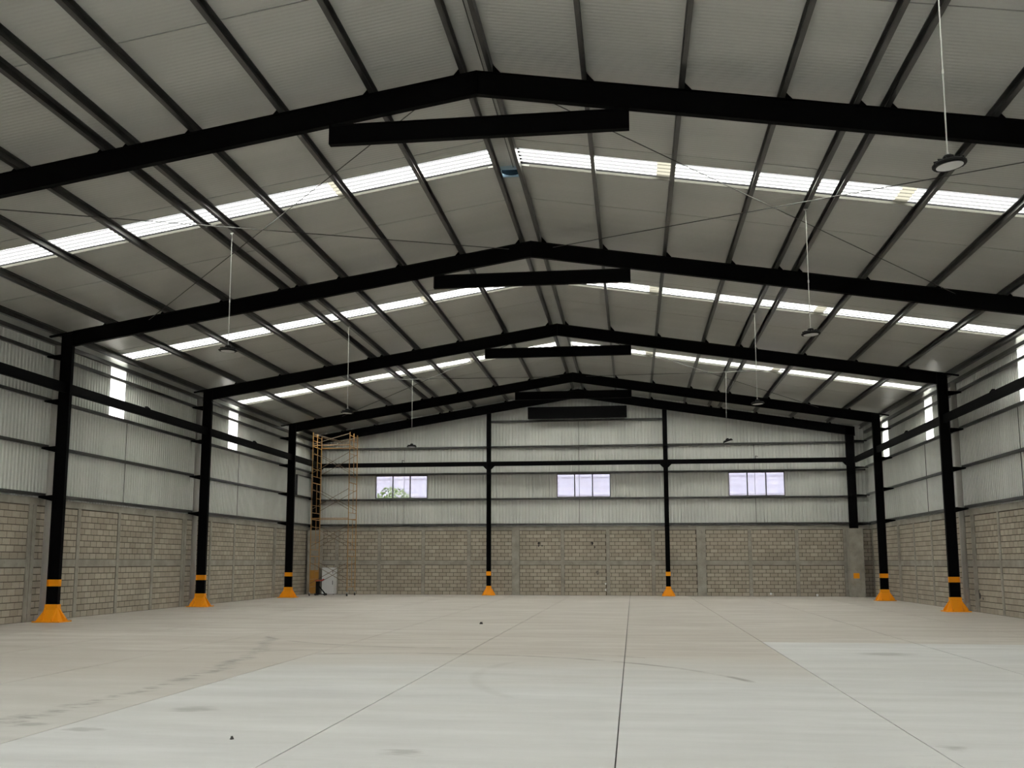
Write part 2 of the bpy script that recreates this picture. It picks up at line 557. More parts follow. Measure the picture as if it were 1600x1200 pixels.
WIN = [(-11.39, -8.44), (-1.24, 1.67), (7.95, 10.87)]
WZ0, WZ1 = 5.25, 6.55
nS = 28
for i in range(nS):
    a = -15.22 + i * 30.44 / nS
    pts = corrugate(a, a + 30.44 / nS)
    for x0, x1 in WIN:
        for e in (x0, x1):
            if a < e < a + 30.44 / nS:
                for j in range(len(pts) - 1):
                    if pts[j][0] < e < pts[j + 1][0]:
                        k = (e - pts[j][0]) / (pts[j + 1][0] - pts[j][0])
                        pts.insert(j + 1, (e, pts[j][1] + k * (pts[j + 1][1] - pts[j][1])))
                        break
    mb = MB()
    for (ua, da), (ub, db) in zip(pts, pts[1:]):
        if ub - ua < 1e-6:
            continue
        mid = (ua + ub) / 2
        ta, tb = ZP + 0.1 - SL * abs(ua), ZP + 0.1 - SL * abs(ub)
        spans = [(3.60, None)]
        if any(x0 < mid < x1 for x0, x1 in WIN):
            spans = [(3.60, WZ0), (WZ1, None)]
        for z0, z1 in spans:
            mb.add([(ua, YB + 0.06 + da, z0), (ub, YB + 0.06 + db, z0), (ub, YB + 0.06 + db, z1 or tb), (ua, YB + 0.06 + da, z1 or ta)], [(0, 1, 2, 3)])
    mb.build('cladding_sheet', M['clad'], wall_back)
for x, zt in ((-9.75, 8.06), (-0.02, 9.48), (9.32, 8.06)):
    MB().tube((x, YB - 0.02, 3.8), (x, YB - 0.02, zt), 0.011, 6).build('sag_rod', M['cable'], wall_back)

# chipped holes, drips and scrawls on the blocks
def blotch(par, cx, cz, r, face, mm, nm, seed):
    rg = random.Random(seed)
    ring = []
    for k in range(10):
        a = 2 * math.pi * k / 10
        q = r * rg.uniform(0.55, 1.15)
        ring.append((q * math.cos(a) * 0.8, q * math.sin(a)))
    A, B = [face(cx + u, cz + v, 0.0) for u, v in ring], [face(cx + u, cz + v, 0.004) for u, v in ring]
    MB().prism(A, B).build(nm, M[mm], par)
fb = lambda u, z, d: (u, YB - 0.002 - d, z)
for k, (x, z, r) in enumerate(((-2.25, 2.78, 0.09), (-2.25, 2.65, 0.07), (-2.07, 2.65, 0.05), (0.64, 2.76, 0.11), (0.78, 2.58, 0.06), (0.90, 1.20, 0.11), (11.42, 1.35, 0.12), (11.40, 1.14, 0.10))):
    blotch(wall_back, x, z, r, fb, 'debris' if k < 5 else 'soot', 'chip_mark', k)
for k, (x, z, r) in enumerate(((1.33, 0.62, 0.06), (1.33, 0.30, 0.06), (9.95, 0.13, 0.09), (12.3, 0.07, 0.09))):
    blotch(wall_back, x, z, r, fb, 'white', 'lime_mark', 40 + k)
fr2 = lambda u, z, d: (WX - 0.002 - d, u, z)
for k, (y, z, r) in enumerate(((39.62, 0.88, 0.06), (39.55, 0.72, 0.09), (39.45, 0.57, 0.12), (39.12, 0.50, 0.06), (39.95, 0.36, 0.05), (39.98, 0.13, 0.05), (39.70, 0.14, 0.05))):
    blotch(wall_right, y, z, r, fr2, 'debris', 'scrawl_mark', 80 + k)

# front wall behind the viewer, with a roller door
wall_front = MB()
for x0, x1, z0 in ((-15.3, -4.0, 0.0), (4.6, 15.3, 0.0), (-4.0, 4.6, 5.2)):
    n = 6
    for i in range(n):
        a, b = x0 + (x1 - x0) * i / n, x0 + (x1 - x0) * (i + 1) / n
        ta, tb = ZP + 0.05 - SL * abs(a), ZP + 0.05 - SL * abs(b)
        wall_front.hexa([(a, YF - 0.2, z0), (b, YF - 0.2, z0), (b, YF, z0), (a, YF, z0), (a, YF - 0.2, ta), (b, YF - 0.2, tb), (b, YF, tb), (a, YF, ta)])
dr = MB()
for k in range(14, 26):
    dr.box(-4.0, 4.6, YF - 0.12, YF - 0.08 + 0.02 * (k % 2), k * 0.2, k * 0.2 + 0.2)
tag(dr.build('door_1', M['clad']), 'half-raised roller door in the front wall behind the viewer', kind='structure')
wf = wall_front.build('wall_front', M['clad'])
tag(wf, 'front gable wall around the roller door', kind='structure')

# ================================================================== WINDOWS IN THE GABLE
names = ['wide three-pane window nearest the scaffold tower', 'wide three-pane window in the middle of the gable', 'wide three-pane window on the right of the gable']
for i, (x0, x1) in enumerate(WIN):
    f = MB()
    yA, yB2 = YB + 0.0, YB + 0.11
    f.box(x0, x1, yA, yB2, WZ1 - 0.05, WZ1).box(x0, x1, yA, yB2, WZ0, WZ0 + 0.05)
    f.box(x0, x0 + 0.04, yA, yB2, WZ0 + 0.05, WZ1 - 0.05).box(x1 - 0.04, x1, yA, yB2, WZ0 + 0.05, WZ1 - 0.05)
    wn = f.build('window_%d' % (i + 1), M['alu'])
    tag(wn, names[i], kind='structure')
    w3 = (x1 - x0) / 3
    for k in (1, 2):
        MB().box(x0 + w3 * k - 0.03, x0 + w3 * k + 0.03, yA, yB2 - 0.02, WZ0 + 0.05, WZ1 - 0.05).build('mullion', M['alu'], wn)
    for k in range(3):
        a = x0 + w3 * k + (0.04 if k == 0 else 0.025)
        b = x0 + w3 * (k + 1) - (0.04 if k == 2 else 0.025)
        MB().box(a, b, yA + 0.05, yA + 0.056, WZ0 + 0.05, WZ1 - 0.05).build('pane', M['glass'], wn)
    MB().box(x0 - 0.06, x1 + 0.06, YB - 0.06, YB + 0.05, WZ0 - 0.045, WZ0).build('window_sill', M['clad'], wn)

# ================================================================== ROOF PANELS
ceiling = MB()
for s in (-1, 1):
    ceiling.hexa([(s * 15.05, YF - 0.2, ZP - SL * 15.05 + 0.055), (s * 15.45, YF - 0.2, ZP - SL * 15.45 + 0.055), (s * 15.45, 56.6, ZP - SL * 15.45 + 0.055), (s * 15.05, 56.6, ZP - SL * 15.05 + 0.055),
                  (s * 15.05, YF - 0.2, ZP - SL * 15.05 + 0.12), (s * 15.45, YF - 0.2, ZP - SL * 15.45 + 0.12), (s * 15.45, 56.6, ZP - SL * 15.45 + 0.12), (s * 15.05, 56.6, ZP - SL * 15.05 + 0.12)])
ceiling = ceiling.build('ceiling', M['panel'])
tag(ceiling, 'underside of the pitched roof of smooth grey insulated panels', kind='structure')
edges = []
yprev = YF - 0.2
for fi, fy in enumerate(FR):
    if fi < 5:
        edges += [(yprev, fy + 3.60), (fy + 3.60, fy + SKY0), (fy + SKY1, fy + 7.50)]
        yprev = fy + 7.50
    else:
        edges += [(yprev, fy + 1.95), (fy + 1.95 + SKY1 - SKY0, 56.6)]
g_ = 0.016
for s in (-1, 1):
    for y0, y1 in edges:
        for (ya, yb, za, zb, nm, mm) in ((y0 + g_, y1 - g_, 0.0, 0.05, 'roof_panel', 'panel'), (y0, y1, 0.05, 0.09, 'panel_backing', 'gap')):
            MB().hexa([(s * 0.26, ya, ZP - SL * 0.26 + za), (s * 15.25, ya, ZP - SL * 15.25 + za), (s * 15.25, yb, ZP - SL * 15.25 + za), (s * 0.26, yb, ZP - SL * 0.26 + za),
                       (s * 0.26, ya, ZP - SL * 0.26 + zb), (s * 15.25, ya, ZP - SL * 15.25 + zb), (s * 15.25, yb, ZP - SL * 15.25 + zb), (s * 0.26, yb, ZP - SL * 0.26 + zb)]).build(nm, M[mm], ceiling)
VENT = (23.95, 24.50)
for y0, y1 in ((YF - 0.2, VENT[0]), (VENT[1], 56.6)):
    MB().prism([(-0.34, y0, ZP - SL * 0.34 + 0.09), (0, y0, ZP + 0.05), (0.34, y0, ZP - SL * 0.34 + 0.09), (0.34, y0, ZP + 0.08), (0, y0, ZP + 0.12), (-0.34, y0, ZP + 0.08)],
               [(-0.34, y1, ZP - SL * 0.34 + 0.09), (0, y1, ZP + 0.05), (0.34, y1, ZP - SL * 0.34 + 0.09), (0.34, y1, ZP + 0.08), (0, y1, ZP + 0.12), (-0.34, y1, ZP + 0.08)]).build('ridge_cap', M['panel'], ceiling)

# skylights
side_word = {-1: 'left', 1: 'right'}
bay_word = ['behind the viewer', 'above the viewer', 'between the two nearest frames', 'between the second and third frames', 'between the third and fourth frames', 'behind the farthest frame, next to the gable']
for fi in range(6):
    fy = FR[fi] if fi < 5 else FR[5] + 1.95 - SKY0
    for s in (-1, 1):
        sk = empty('skylight', (0, fy + SKY0, 0))
        tag(sk, 'bright translucent skylight strip on the %s slope %s' % (side_word[s], bay_word[fi]), 'skylight', 'translucent roof strips')
        L = (0, -(fy + SKY0), 0)
        raise_ = 0.0
        def rz(x):
            return ZP - SL * x
        cuts = [(0.28, 3.92), (4.24, 9.42), (9.74, 15.25)] if s < 0 else [(0.28, 3.52), (3.84, 8.85), (9.17, 15.25)]
        for ci, (x0, x1) in enumerate(cuts):
            n, y0, y1 = 5, fy + SKY0, fy + SKY1
            p, pts = (y1 - y0) / n, []
            for i in range(n):
                q = y0 + i * p
                pts += [(q, 0.0), (q + p * 0.38, 0.0), (q + p * 0.56, 0.035), (q + p * 0.82, 0.035)]
            pts.append((y1, 0.0))
            mb = MB()
            lift = 0.048 + 0.003 * (2 - ci)
            mb.add([(s * x, u, rz(x) + lift + d) for u, d in pts for x in (x0, x1)], [(2 * i, 2 * i + 2, 2 * i + 3, 2 * i + 1) for i in range(len(pts) - 1)])
            o = mb.build('translucent_sheet', M['sheet_clear'], sk, L)
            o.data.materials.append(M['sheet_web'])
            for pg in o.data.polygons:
                if abs(pg.normal.y) > 0.3:  # steep rib flanks get a darker tint: rib shading put into the colour
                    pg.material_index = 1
            if ci:
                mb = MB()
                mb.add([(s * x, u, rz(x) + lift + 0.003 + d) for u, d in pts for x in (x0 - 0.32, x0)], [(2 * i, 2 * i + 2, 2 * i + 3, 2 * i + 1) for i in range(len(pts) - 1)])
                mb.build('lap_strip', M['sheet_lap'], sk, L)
        for y0, y1 in ((fy + SKY0 - 0.05, fy + SKY0), (fy + SKY1, fy + SKY1 + 0.05)):
            x0, x1 = 0.26, 15.25
            MB().hexa([(s * x0, y0, rz(x0) + 0.085), (s * x1, y0, rz(x1) + 0.085), (s * x1, y1, rz(x1) + 0.085), (s * x0, y1, rz(x0) + 0.085),
                       (s * x0, y0, rz(x0) + 0.13), (s * x1, y0, rz(x1) + 0.13), (s * x1, y1, rz(x1) + 0.13), (s * x0, y1, rz(x0) + 0.13)]).build('kerb', M['panel'], sk, L)
        # pale flashing lip along the far edge
        x0, x1 = 0.5, 15.2
        y0, y1 = fy + SKY1 - 0.012, fy + SKY1 + 0.0
        MB().hexa([(s * x0, y0, rz(x0) - 0.015), (s * x1, y0, rz(x1) - 0.015), (s * x1, y1, rz(x1) - 0.015), (s * x0, y1, rz(x0) - 0.015),
                   (s * x0, y0, rz(x0) + 0.046), (s * x1, y0, rz(x1) + 0.046), (s * x1, y1, rz(x1) + 0.046), (s * x0, y1, rz(x0) + 0.046)]).build('flashing', M['flash'], sk, L)

# ================================================================== PURLINS
def cee(mb, x, s, y0, y1, zb, hgt, fl, th, lip, dz=0.0):
    """C section along y: web at x, flanges reaching s*fl sideways, slope follows the roof by dz per metre"""
    for (a, b, c, d) in ((0, th, 0, hgt), (0, fl, 0, th), (0, fl, hgt - th, hgt), (fl - th, fl, 0, lip), (fl - th, fl, hgt - lip, hgt)):
        xa, xb = x + s * a, x + s * b
        mb.hexa([(xa, y0, zb + c - dz * a), (xb, y0, zb + c - dz * b), (xb, y1, zb + c - dz * b), (xa, y1, zb + c - dz * a),
                 (xa, y0, zb + d - dz * a), (xb, y0, zb + d - dz * b), (xb, y1, zb + d - dz * b), (xa, y1, zb + d - dz * a)])
for s in (-1, 1):
    for i, x in enumerate(PX):
        mb = MB()
        xw = s * (x + 0.045)
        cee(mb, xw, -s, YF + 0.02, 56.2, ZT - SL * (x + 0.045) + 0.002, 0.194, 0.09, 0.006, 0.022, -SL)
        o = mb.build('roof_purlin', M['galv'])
        where = 'beside the ridge' if i == 0 else ('along the eave' if i == 9 else '%s from the ridge' % ORD[i])
        tag(o, 'galvanised roof purlin on the %s slope, %s' % (side_word[s], where), 'purlin', 'galvanised roof purlins')

# ================================================================== WALL GIRTS, EAVE BEAMS
lev = ['lowest, on top of the block wall', 'second from the block wall', 'third, below the translucent strips', 'topmost, under the eave']
for s in (-1, 1):
    for i, z in enumerate(GZ):
        mb = MB()
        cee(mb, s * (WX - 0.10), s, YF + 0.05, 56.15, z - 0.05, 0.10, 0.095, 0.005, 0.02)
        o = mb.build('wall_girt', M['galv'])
        tag(o, 'galvanised girt on the %s wall, %s' % (side_word[s], lev[i]), 'girt', 'wall girts')
    mb = MB()
    cee(mb, s * (WX - 0.10), s, YF + 0.05, 56.2, 8.50, 0.13, 0.12, 0.006, 0.02)
    o = mb.build('eave_strut', M['galv'])
    tag(o, 'galvanised eave strut along the top of the %s wall' % side_word[s], 'eave strut')
for i, (z, x0, x1) in enumerate(((3.80, -15.0, 15.0), (5.19, -15.0, 15.0), (6.60, -15.0, 15.0), (8.06, -15.0, 15.0), (9.48, -5.0, 4.75))):
    mb = MB()
    for a, b, c, d in ((0, 0.006, -0.05, 0.05), (0, 0.10, -0.05, -0.044), (0, 0.10, 0.044, 0.05)):
        mb.box(x0, x1, YB - 0.10 + a, YB - 0.10 + b * 1.5 + 0.0, z + c, z + d)
    o = mb.build('gable_girt', M['galv'])
    tag(o, 'galvanised girt across the far gable, ' + ['lowest, on top of the block wall', 'under the windows', 'over the windows', 'above the black cross beam', 'short topmost one below the ridge'][i], 'girt', 'gable girts')

# ================================================================== PORTAL FRAMES
def rafter(mb, s, x0, x1):
    def q(x, z):
        return z - SL * x
    t = 0.014
    for y0, y1, z0, z1 in ((-BF, BF, ZT - t, ZT), (-BF, BF, ZT - DEP, ZT - DEP + t), (-0.006, 0.006, ZT - DEP + t, ZT - t)):
        P = [(s * x0, y0, q(x0, z0)), (s * x1, y0, q(x1, z0)), (s * x1, y1, q(x1, z0)), (s * x0, y1, q(x0, z0)),
             (s * x0, y0, q(x0, z1)), (s * x1, y0, q(x1, z1)), (s * x1, y1, q(x1, z1)), (s * x0, y1, q(x0, z1))]
        mb.hexa(P)

def cleats(par, s):
    """gusset cleat on the outer side of each purlin"""
    for x in PX[:-1]:
        xa, xb, xc = x + 0.052, x + 0.19, x + 0.11
        pl = [(xa, ZT - SL * xa), (xb, ZT - SL * xb), (xb, ZT - SL * xb + 0.03), (xc, ZT - SL * xc + 0.11), (xa, ZT - SL * xa + 0.17)]
        MB().prism([(s * u, -0.012, z) for u, z in pl], [(s * u, 0.012, z) for u, z in pl]).box(min(s * (x + 0.046), s * (x + 0.056)), max(s * (x + 0.046), s * (x + 0.056)), -0.06, 0.06, ZT - SL * xa, ZT - SL * xa + 0.17).build('purlin_cleat', M['black'], par)

def i_column(x0, x1, ytop, z0=0.0):
    """I section: flanges on the x faces"""
    t = 0.014
    mb = MB()
    mb.box(x0, x0 + t, -BF, BF, z0, ytop(x0)).box(x1 - t, x1, -BF, BF, z0, ytop(x1)).box(x0 + t, x1 - t, -0.006, 0.006, z0, ytop((x0 + x1) / 2) - 0.02)
    return mb

def plinth(par, xc, hx, hy, bx, by, h, loc=(0, 0, 0)):
    """flared yellow foot: sloping plates on a base plate"""
    o = MB()
    k = h * 0.72
    o.hexa([(xc - bx, -by, 0.03), (xc + bx, -by, 0.03), (xc + bx, by, 0.03), (xc - bx, by, 0.03), (xc - hx, -hy, k), (xc + hx, -hy, k), (xc + hx, hy, k), (xc - hx, hy, k)])
    o.box(xc - hx - 0.006, xc + hx + 0.006, -hy - 0.006, hy + 0.006, k - 0.02, h)
    ft = o.build('column_foot', M['yellow'], par, loc)
    MB().box(xc - bx - 0.08, xc + bx + 0.08, -by - 0.06, by + 0.06, 0.0, 0.035).build('base_plate', M['yellow'], ft)
    for sx in (-1, 1):
        e = 0.02
        xa = xc + sx * (hx - 0.02)
        for sy in (-1, 1):
            MB().prism([(xa - e, sy * (hy + 0.0), k + 0.05), (xa - e, sy * (hy + 0.0), 0.03), (xa - e, sy * (by + 0.05), 0.03), (xa - e, sy * (by + 0.05), 0.10)],
                       [(xa + e, sy * (hy + 0.0), k + 0.05), (xa + e, sy * (hy + 0.0), 0.03), (xa + e, sy * (by + 0.05), 0.03), (xa + e, sy * (by + 0.05), 0.10)]).build('gusset', M['yellow'], ft)
        MB().prism([(xc + sx * hx, -e, k + 0.05), (xc + sx * hx, -e, 0.03), (xc + sx * (bx + 0.07), -e, 0.03), (xc + sx * (bx + 0.07), -e, 0.10)],
                   [(xc + sx * hx, e, k + 0.05), (xc + sx * hx, e, 0.03), (xc + sx * (bx + 0.07), e, 0.03), (xc + sx * (bx + 0.07), e, 0.10)]).build('gusset', M['yellow'], ft)
    return ft

def wedge(par, s, z):
    """tapering bracket from a column out to a girt"""
    x0, x1 = s * WO, s * (WX - 0.06)
    A = [(x0, -0.06, z - 0.21), (x0, 0.06, z - 0.21), (x0, 0.06, z - 0.02), (x0, -0.06, z - 0.02)]
    B = [(x1, -0.06, z - 0.10), (x1, 0.06, z - 0.10), (x1, 0.06, z - 0.052), (x1, -0.06, z - 0.052)]
    MB().prism(A, B).build('girt_bracket', M['black'], par)

def make_frame():
    root = empty('steel_portal')
    for s in (-1, 1):
        xa, xb = min(s * WI, s * WO), max(s * WI, s * WO)
        c = i_column(xa, xb, lambda x: ZT - SL * abs(x) - 0.015).build('column', M['black'], root)
        plinth(c, (xa + xb) / 2, 0.20, 0.09, 0.36, 0.28, 0.52)
        b = MB()
        b.box(xa - 0.004, xa + 0.016, -BF - 0.004, BF + 0.004, 1.05, 1.25).box(xb - 0.016, xb + 0.004, -BF - 0.004, BF + 0.004, 1.05, 1.25).box(xa, xb, -0.012, 0.012, 1.05, 1.25)
        b.build('yellow_band', M['yellow'], c)
        for z in GZ:
            wedge(c, s, z)
        mb = MB()
        rafter(mb, s, 0.0, WI + 0.012)
        r = mb.build('rafter', M['black'], root)
        cleats(r, s)
        zt = ZT - SL * WO
        MB().hexa([(s * (WI), -0.05, ZT - SL * WI - 0.06), (s * 15.0, -0.05, ZT - SL * 15.0 - 0.05), (s * 15.0, 0.05, ZT - SL * 15.0 - 0.05), (s * WI, 0.05, ZT - SL * WI - 0.06),
                   (s * (WI), -0.05, ZT - SL * WI), (s * 15.0, -0.05, ZT - SL * 15.0), (s * 15.0, 0.05, ZT - SL * 15.0), (s * WI, 0.05, ZT - SL * WI)]).build('eave_bracket', M['black'], r)
    tb = MB()
    t = 0.014
    tb.box(-2.89, 2.89, -BF, BF, 9.796, 9.796 + t).box(-2.89, 2.89, -BF, BF, 10.19 - t, 10.19).box(-2.89, 2.89, -0.006, 0.006, 9.796 + t, 10.19 - t)
    tb.box(-2.89, -2.876, -BF, BF, 9.796, 10.19).box(2.876, 2.89, -BF, BF, 9.796, 10.19)
    tb.build('collar_beam', M['black'], root)
    MB().box(-0.012, 0.012, -BF - 0.004, BF + 0.004, ZT - DEP, ZT - 0.005).build('ridge_plate', M['black'], root)
    return root

frame_labels = ['black steel portal frame at the front wall behind the viewer', 'black steel portal frame overhead, just out of view',
                'nearest black steel portal frame in view, its rafters spanning the top of the picture',
                'second black steel portal frame, its left column nearest the viewer',
                'third black steel portal frame, between the second frame and the farthest one',
                'farthest black steel portal frame, just in front of the gable and scaffold']
frame0 = make_frame()
for i, fy in enumerate(FR):
    o = frame0 if i == 0 else copy_tree(frame0)
    o.location = (0, fy, 0)
    tag(o, frame_labels[i], 'frame', 'black steel portal frames')

# gable frame with its two inner posts
gf = empty('gable_portal', (0, YG, 0))
tag(gf, 'black steel end frame standing against the far gable wall', 'frame')
for s in (-1, 1):
    mb = MB()
    rafter(mb, s, 0.0, 14.45)
    r = mb.build('rafter', M['black'], gf)
    cleats(r, s)
for xa, xb, s in ((-14.82, -14.42, -1), (13.95, 14.38, 1)):
    c = i_column(xa, xb, lambda x: ZT - SL * abs(x) - 0.02, 3.5).build('column', M['black'], gf)
    for z in GZ:
        x1 = s * (WX - 0.06)
        x0 = xa if s < 0 else xb
        MB().prism([(x0, -0.05, z - 0.13), (x0, 0.05, z - 0.13), (x0, 0.05, z - 0.02), (x0, -0.05, z - 0.02)],
                   [(x1, -0.05, z - 0.09), (x1, 0.05, z - 0.09), (x1, 0.05, z - 0.052), (x1, -0.05, z - 0.052)]).build('girt_bracket', M['black'], c)
    ped = MB().box(xa - 0.12, xb + 0.16, -0.32, 0.28, 0.0, 3.5).build('pedestal', M['concrete'], gf)
    tag(ped, 'tall concrete pedestal')
    if s < 0:
        MB().box(xa + 0.06, xb + 0.14, -0.327, -0.30, 0.06, 1.32).build('paint_patch', M['ochre'], ped)
    else:
        MB().box(xa + 0.02, xa + 0.32, -0.327, -0.30, 0.95, 1.22).build('paint_patch', M['yellow'], ped)
def gable_top(x):
    return ZT - DEP - SL * abs(x) + 0.02
for xc in (-4.91, 4.63):
    c = i_column(xc - 0.12, xc + 0.12, gable_top).build('column', M['black'], gf)
    plinth(c, xc, 0.13, 0.09, 0.26, 0.24, 0.5)
    MB().box(xc - 0.125, xc + 0.125, -BF - 0.004, BF + 0.004, 1.05, 1.27).build('yellow_band', M['yellow'], c)
for x0, x1 in ((-14.42, -5.03), (-4.79, 4.51), (4.75, 13.95)):
    mb = MB().box(x0, x1, -0.07, 0.07, 6.96, 7.20)
    bmn = mb.build('cross_beam', M['black'], gf)
    for x in (-9.75, 9.32):
        if x0 < x < x1:        # small hook where the sag rod passes the beam
            MB().tube((x, -0.02, 7.20), (x, -0.02, 7.34), 0.02, 6).tube((x, -0.02, 7.33), (x + 0.13, -0.02, 7.30), 0.018, 6).build('rod_hook', M['cable'], bmn)
    for xe, sg in ((x0, 1), (x1, -1)):
        MB().prism([(xe, -0.02, 6.96), (xe + sg * 0.2, -0.02, 6.96), (xe, -0.02, 6.76)], [(xe, 0.02, 6.96), (xe + sg * 0.2, 0.02, 6.96), (xe, 0.02, 6.76)]).build('haunch_plate', M['black'], bmn)
MB().box(-2.75, 2.62, -0.08, 0.08, 9.52, 10.16).build('collar_beam', M['black'], gf)

# longitudinal struts between the columns
for s in (-1, 1):
    for i in range(6):
        y0 = FR[i] + 0.008
        y1 = (FR[i + 1] - 0.008) if i < 5 else YG - 0.012
        x = s * 14.40
        mb = MB().box(x - 0.06, x + 0.06, y0, y1, 6.92, 7.22)
        o = mb.build('strut_beam', M['black'])
        words_ = ['behind the viewer', 'beside the viewer', 'from the nearest frame to the second', 'from the second frame to the third', 'from the third frame to the farthest', 'from the farthest frame to the gable']
        tag(o, 'black longitudinal beam along the %s wall %s' % (side_word[s], words_[i]), 'beam', 'longitudinal wall beams')
        if i < 5:
            ym = (y0 + y1) / 2
            MB().prism([(x - 0.05, ym, 7.22), (x + 0.05, ym, 7.22), (x + 0.05, ym, 7.30), (x - 0.05, ym, 7.30)], [(x - 0.05, ym + 0.25, 7.22), (x + 0.05, ym + 0.25, 7.22), (x + 0.05, ym + 0.25, 7.24), (x - 0.05, ym + 0.25, 7.24)]).build('clip', M['black'], o)

# downpipes behind the columns
for s in (-1, 1):
    for i, fy in enumerate(FR):
        if i == 5 or i == 0:
            continue
        x, y = s * 14.86, fy + 0.26
        mb = MB().tube((x, y, 0.22), (x, y, 8.45), 0.105, 14)
        o = mb.build('downpipe', M['pipe'])
        smooth(o)
        tag(o, 'grey rainwater downpipe behind the %s column of the %s' % (side_word[s], ['', 'frame out of view', 'nearest frame', 'second frame', 'third frame', ''][i]), 'pipe', 'rainwater pipes')
        MB().tube((x, y, 0.30), (x, y, 0.08), 0.118, 14, 0.112).tube((x + s * 0.02, y, 0.10), (x - s * 0.16, y - 0.20, 0.055), 0.105, 12, 0.055).build('pipe_shoe', M['pipe'], o)

# roof bracing rods
def brace(i, s, xa, xb, lab):
    y0, y1 = FR[i], FR[i + 1]
    z0, z1 = ZT - SL * xa - 0.16, ZT - SL * xb - 0.10
    o = MB().tube((s * xa, y0, z0), (s * xb, y1, z1), 0.011, 6).build('brace_rod', M['cable'])
    tag(o, lab, 'rod', 'roof bracing rods')
for i, wd in ((2, 'nearest two frames'), (4, 'farthest two frames')):
    for s in (-1, 1):
        brace(i, s, 0.65, 11.78, 'thin brace rod on %s slope between %s, running away from ridge' % (side_word[s], wd))
        brace(i, s, 11.78, 0.65, 'thin brace rod on %s slope between %s, running toward ridge' % (side_word[s], wd))

# ================================================================== HANGING HIGH-BAY LAMPS
def make_lamp():
    root = empty('high_bay_lamp')
    h = MB().lathe([(0.165, 0.0), (0.205, 0.0), (0.215, 0.012), (0.215, 0.035), (0.19, 0.055), (0.12, 0.062), (0.0001, 0.062)], 32).build('housing', M['lamp_black'], root)
    MB().lathe([(0.0001, -0.004), (0.168, -0.004), (0.168, 0.01), (0.0001, 0.01)], 32).build('diffuser', M['diffuser'], root)
    for k in range(12):
        a = 2 * math.pi * k / 12
        MB().bar((0.05 * math.cos(a), 0.05 * math.sin(a), 0.08), (0.19 * math.cos(a), 0.19 * math.sin(a), 0.066), 0.008, 0.04).build('cooling_fin', M['lamp_black'], h)
    for k in range(4):
        a = 2 * math.pi * (k + 0.3) / 4
        MB().box(0.212 * math.cos(a) - 0.014, 0.212 * math.cos(a) + 0.014, 0.212 * math.sin(a) - 0.014, 0.212 * math.sin(a) + 0.014, 0.008, 0.03).build('clip', M['lamp_black'], h)
    MB().lathe([(0.07, 0.06), (0.07, 0.13), (0.05, 0.15), (0.0001, 0.15)], 16).build('driver_box', M['lamp_black'], root)
    MB().tube((0, 0, 0.14), (0, 0, 0.20), 0.016, 8).build('hook', M['rod'], root)
    return root
lamp0 = make_lamp()
lamp_spots = [(7.0, 13.55, 6.90, 0.10, 'hanging high-bay lamp nearest the viewer, at the right edge'), (6.98, 24.1, 6.98, 0.06, 'high-bay lamp hanging on the right side in front of the second frame'),
              (-7.06, 24.0, 6.95, -0.03, 'high-bay lamp hanging on the left side in front of the second frame'), (6.98, 34.5, 6.94, 0.05, 'high-bay lamp hanging on the right side in front of the third frame'),
              (-6.98, 34.6, 6.91, -0.06, 'high-bay lamp hanging on the left side in front of the third frame'), (6.98, 45.3, 6.93, 0.32, 'tilted high-bay lamp hanging on the right side before the far gable'),
              (-6.98, 45.3, 6.90, 0.0, 'high-bay lamp hanging on the left side before the far gable')]
for i, (x, y, z, tilt, lab) in enumerate(lamp_spots):
    o = lamp0 if i == 0 else copy_tree(lamp0)
    o.location = (x, y, z)
    o.rotation_euler = (0, -tilt, 0)
    tag(o, lab, 'lamp', 'hanging high-bay lamps')
    rb = empty('lamp_hanger', (x, y, z))
    tag(rb, 'thin rod above the ' + lab.replace('hanging high-bay', 'high-bay').replace('tilted ', '').replace(' hanging on the', ' on the').replace('high-bay ', ''), 'rod', 'lamp suspension rods')
    top = ZT - SL * abs(x) - z + 0.0
    dx = -0.20 * math.sin(tilt)
    MB().tube((dx, 0, 0.19), (dx * 0.6, 0, top * 0.42), 0.010, 8).build('lower_rod', M['rod'], rb)
    MB().tube((dx * 0.6, 0, top * 0.42), (0, 0, top), 0.009, 8).build('upper_rod', M['rod'], rb)
    MB().tube((dx * 0.6, 0, top * 0.42 - 0.03), (dx * 0.6, 0, top * 0.42 + 0.03), 0.018, 8).build('coupling', M['rod'], rb)
    MB().box(-0.04, 0.04, -0.02, 0.02, top - 0.03, top + 0.0).build('clamp', M['rod'], rb)

